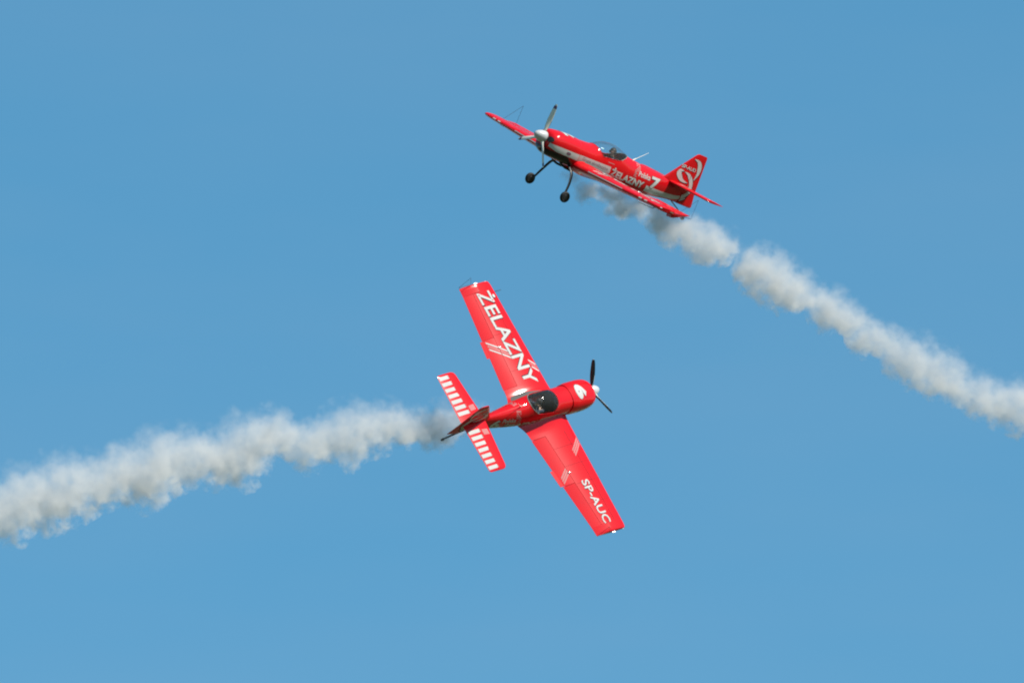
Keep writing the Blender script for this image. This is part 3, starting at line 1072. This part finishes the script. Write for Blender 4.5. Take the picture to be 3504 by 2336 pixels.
def smoke(edge, start_dist, end_dist, dens, label, seed, wisp=0.45):
    """edge: (X, top Y, bottom Y, strength) in photo pixels from the plane outwards; the trail is laid as a body of its own,
    start_dist..end_dist metres away, as deep as it is tall"""
    X0, X1 = edge[0][0], edge[-1][0]
    c0 = (edge[0][1] + edge[0][2]) / 2
    c1 = (edge[-1][1] + edge[-1][2]) / 2
    A, B = cam_point(X0, c0, start_dist), cam_point(X1, c1, end_dist)
    ex = (B - A).normalized()
    L_ = (B - A).length
    view = ((A + B) / 2 - cam.location).normalized()
    ez = ex.cross(view).normalized()
    if ez.z < 0:
        ez = -ez
    ey = ez.cross(ex)
    st = []
    for X, t, b_, k in edge:
        u = (X - X0) / (X1 - X0)
        # distance along the line for this picture column (perspective is negligible over the trail)
        d = start_dist + (end_dist - start_dist) * u
        P = A + ex * (L_ * u)
        zt = (cam_point(X, t, d) - P).dot(ez)
        zb = (cam_point(X, b_, d) - P).dot(ez)
        st.append((u, (zt + zb) / 2, abs(zt - zb) / 2 * 1.10, k))
    HM = max(s[2] for s in st) * 1.05
    CM = max(abs(s[1]) for s in st) * 1.05 + 0.01
    bm = bmesh.new()
    rings = []
    n = 20
    N_ = 70
    for i in range(N_ + 1):
        u = i / N_
        c, h, k = smooth_interp(st, u)
        h = h * 1.3 + 0.08
        if i == 0 or i == N_:
            h *= 0.7
        rings.append([(u * L_, 1.0 * h * math.cos(a), c + h * math.sin(a)) for a in [2 * math.pi * j / n for j in range(n)]])
    loft(bm, rings)
    m = bpy.data.materials.new('smoke')
    m.use_nodes = True
    nt = m.node_tree
    nt.nodes.clear()
    N, Lk = nt.nodes, nt.links

    def math_(op, a, b=None, c=None):
        nd = N.new('ShaderNodeMath')
        nd.operation = op
        for i, v in enumerate((a, b, c)):
            if v is None:
                continue
            if isinstance(v, (int, float)):
                nd.inputs[i].default_value = v
            else:
                Lk.new(v, nd.inputs[i])
        return nd.outputs[0]
    tc = N.new('ShaderNodeTexCoord')
    P = tc.outputs['Object']
    # billowing displacement of the coordinates
    nz = N.new('ShaderNodeTexNoise'); nz.inputs['Scale'].default_value = 1.3; nz.inputs['Detail'].default_value = 3.5; nz.inputs['Roughness'].default_value = 0.55
    off = N.new('ShaderNodeVectorMath'); off.operation = 'ADD'; off.inputs[1].default_value = (seed * 13.1, seed * 7.7, 0)
    Lk.new(P, off.inputs[0]); Lk.new(off.outputs[0], nz.inputs['Vector'])
    sub = N.new('ShaderNodeVectorMath'); sub.operation = 'SUBTRACT'; sub.inputs[1].default_value = (0.5, 0.5, 0.5)
    Lk.new(nz.outputs['Color'], sub.inputs[0])
    scl = N.new('ShaderNodeVectorMath'); scl.operation = 'SCALE'; scl.inputs['Scale'].default_value = 1.0
    Lk.new(sub.outputs[0], scl.inputs[0])
    add = N.new('ShaderNodeVectorMath'); add.operation = 'ADD'
    Lk.new(P, add.inputs[0]); Lk.new(scl.outputs[0], add.inputs[1])
    sp = N.new('ShaderNodeSeparateXYZ'); Lk.new(add.outputs[0], sp.inputs[0])
    u = math_('MULTIPLY', sp.outputs[0], 1 / L_)
    cc = curve_node(nt, [(s[0], 0.5 + 0.5 * s[1] / CM) for s in st]); Lk.new(u, cc.inputs['Value'])
    ch = curve_node(nt, [(s[0], s[2] / HM) for s in st]); Lk.new(u, ch.inputs['Value'])
    ck = curve_node(nt, [(s[0], s[3]) for s in st]); Lk.new(u, ck.inputs['Value'])
    cz = math_('MULTIPLY_ADD', cc.outputs[0], 2 * CM, -CM)
    hh = math_('MULTIPLY', ch.outputs[0], HM)
    v = math_('DIVIDE', math_('SUBTRACT', sp.outputs[2], cz), hh)
    w = math_('DIVIDE', sp.outputs[1], hh)
    q = math_('SQRT', math_('ADD', math_('MULTIPLY', v, v), math_('MULTIPLY', w, w)))
    # finer curls
    n2 = N.new('ShaderNodeTexNoise'); n2.inputs['Scale'].default_value = 2.4; n2.inputs['Detail'].default_value = 5; n2.inputs['Roughness'].default_value = 0.6
    Lk.new(off.outputs[0], n2.inputs['Vector'])
    n3 = N.new('ShaderNodeTexNoise'); n3.inputs['Scale'].default_value = 7.0; n3.inputs['Detail'].default_value = 3; n3.inputs['Roughness'].default_value = 0.6; n3.inputs['Distortion'].default_value = 0.6
    Lk.new(off.outputs[0], n3.inputs['Vector'])
    body = math_('ADD', math_('SUBTRACT', 1.08, q), math_('MULTIPLY_ADD', n2.outputs['Fac'], 3.0, -1.5))
    body = math_('ADD', body, math_('MULTIPLY_ADD', n3.outputs['Fac'], 0.8, -0.4))
    # crisp below, wispy above
    soft = math_('MAXIMUM', math_('MULTIPLY_ADD', v, 0.40, 0.90), 0.45)
    dn = N.new('ShaderNodeClamp'); Lk.new(math_('DIVIDE', body, soft), dn.inputs[0])
    thin = math_('MINIMUM', math_('MULTIPLY_ADD', v, -wisp, 0.95), 1.25)
    thin = math_('MAXIMUM', thin, 0.2)
    dd = math_('MULTIPLY', math_('MULTIPLY', dn.outputs[0], thin), math_('MULTIPLY', ck.outputs[0], dens))
    pv = N.new('ShaderNodeVolumePrincipled')
    pv.inputs['Color'].default_value = (0.715, 0.718, 0.72, 1)
    pv.inputs['Anisotropy'].default_value = 0.0
    Lk.new(dd, pv.inputs['Density'])
    out = N.new('ShaderNodeOutputMaterial')
    Lk.new(pv.outputs[0], out.inputs['Volume'])
    o = build('smoke_trail', bm, m, None, 180)
    o.matrix_world = Matrix((ex, ey, ez)).transposed().to_4x4()
    o.location = A
    tag(o, label, 'smoke', 'smoke trails of the two planes')
    m.cycles.volume_step_rate = SMOKE_STEP
    return o


SMOKE_STEP = 0.06


def Z7(zx, t, b_, k=1.0):
    return (2150 + zx / 1.737, 650 + t / 1.737, 650 + b_ / 1.737, k)


def Y7(zx, t, b_, k=1.0):
    return (1900 + zx / 4.612, 560 + t / 4.612, 560 + b_ / 4.612, k)


def Z6(zx, t, b_, k=1.0):
    return (zx / 1.3835, 1300 + t / 1.3835, 1300 + b_ / 1.3835, k)


e7 = [Y7(40, 100, 300, .35), Y7(160, 100, 330, .7), Y7(330, 150, 360, .6), Y7(450, 200, 620, .8), Y7(640, 230, 620, 1.2), Y7(800, 260, 660, 1.1), Y7(1000, 300, 850, 1.3), Y7(1160, 340, 830, 1.1), Y7(1330, 400, 830, .8),
      Y7(1500, 430, 990, .9), Y7(1650, 500, 1090, 1.0)]
e7 += [Z7(250, 130, 320, .95), Z7(340, 130, 345, 1), Z7(420, 170, 405, 1), Z7(500, 200, 435, 1.05), Z7(580, 250, 405, .9), Z7(618, 300, 410, .6), Z7(655, 310, 500, .8), Z7(720, 290, 575, 1), Z7(800, 330, 620, 1), Z7(890, 390, 690, 1),
       Z7(970, 450, 715, 1), Z7(1030, 490, 690, .9), Z7(1072, 560, 700, .7), Z7(1120, 540, 765, .85), Z7(1210, 590, 840, .95), Z7(1290, 630, 890, .9), Z7(1345, 680, 875, .8), Z7(1400, 730, 975, .9), Z7(1480, 770, 995, .95), Z7(1540, 800, 985, .8),
       Z7(1620, 830, 1100, .75), Z7(1700, 860, 1160, .8), Z7(1790, 890, 1190, .8), Z7(1900, 970, 1245, .8), Z7(2000, 1050, 1290, .75), Z7(2120, 1090, 1345, .7), Z7(2240, 1110, 1405, .7), Z7(2420, 1130, 1460, .65), Z7(2600, 1200, 1570, .6)]
e6 = [Z6(2330, 110, 200, .15), Z6(2250, 100, 215, .3), Z6(2180, 90, 250, .5), Z6(2090, 100, 295, .7), Z6(2010, 140, 320, .9), Z6(1950, 150, 305, .8), Z6(1890, 120, 320, .85), Z6(1830, 100, 290, .75), Z6(1770, 105, 330, .7), Z6(1690, 110, 340, .7),
      Z6(1600, 140, 400, .75), Z6(1500, 185, 370, .75), Z6(1430, 190, 420, .75), Z6(1360, 170, 350, .75), Z6(1290, 125, 345, .8), Z6(1220, 170, 390, .75), Z6(1150, 170, 470, .75), Z6(1060, 230, 490, .75), Z6(960, 240, 480, .75), Z6(860, 240, 480, .75), Z6(760, 240, 520, .75),
      Z6(660, 285, 590, .75), Z6(560, 320, 550, .75), Z6(420, 365, 600, .72), Z6(300, 365, 660, .75), Z6(210, 390, 690, .75), Z6(100, 415, 680, .7), Z6(40, 440, 750, .7), Z6(-60, 480, 720, .7), Z6(-200, 500, 800, .65)]
smoke(e7, 397.5, 406.5, 2.2, 'long pale smoke trail slanting down behind the plane numbered 7', 1)
smoke(e6, 414.0, 402.0, 2.1, 'ragged pale smoke trail stretching level behind the tail of the plane numbered 6', 4)

# ------------------------------------------------------------------ the airfield far below
b = bmesh.new()
bmesh.ops.create_grid(b, x_segments=40, y_segments=40, size=20000)
m, nt, bs = new_mat('airfield_grass')
tc = nt.nodes.new('ShaderNodeTexCoord')
nz = nt.nodes.new('ShaderNodeTexNoise'); nz.inputs['Scale'].default_value = 0.01; nz.inputs['Detail'].default_value = 8
nt.links.new(tc.outputs['Object'], nz.inputs['Vector'])
mx = nt.nodes.new('ShaderNodeMix'); mx.data_type = 'RGBA'
mx.inputs[6].default_value = (0.03, 0.05, 0.015, 1); mx.inputs[7].default_value = (0.07, 0.08, 0.03, 1)
nt.links.new(nz.outputs['Fac'], mx.inputs[0]); nt.links.new(mx.outputs[2], bs.inputs['Base Color'])
bs.inputs['Roughness'].default_value = 0.95
g = build('ground', b, m)
tag(g, kind='structure')
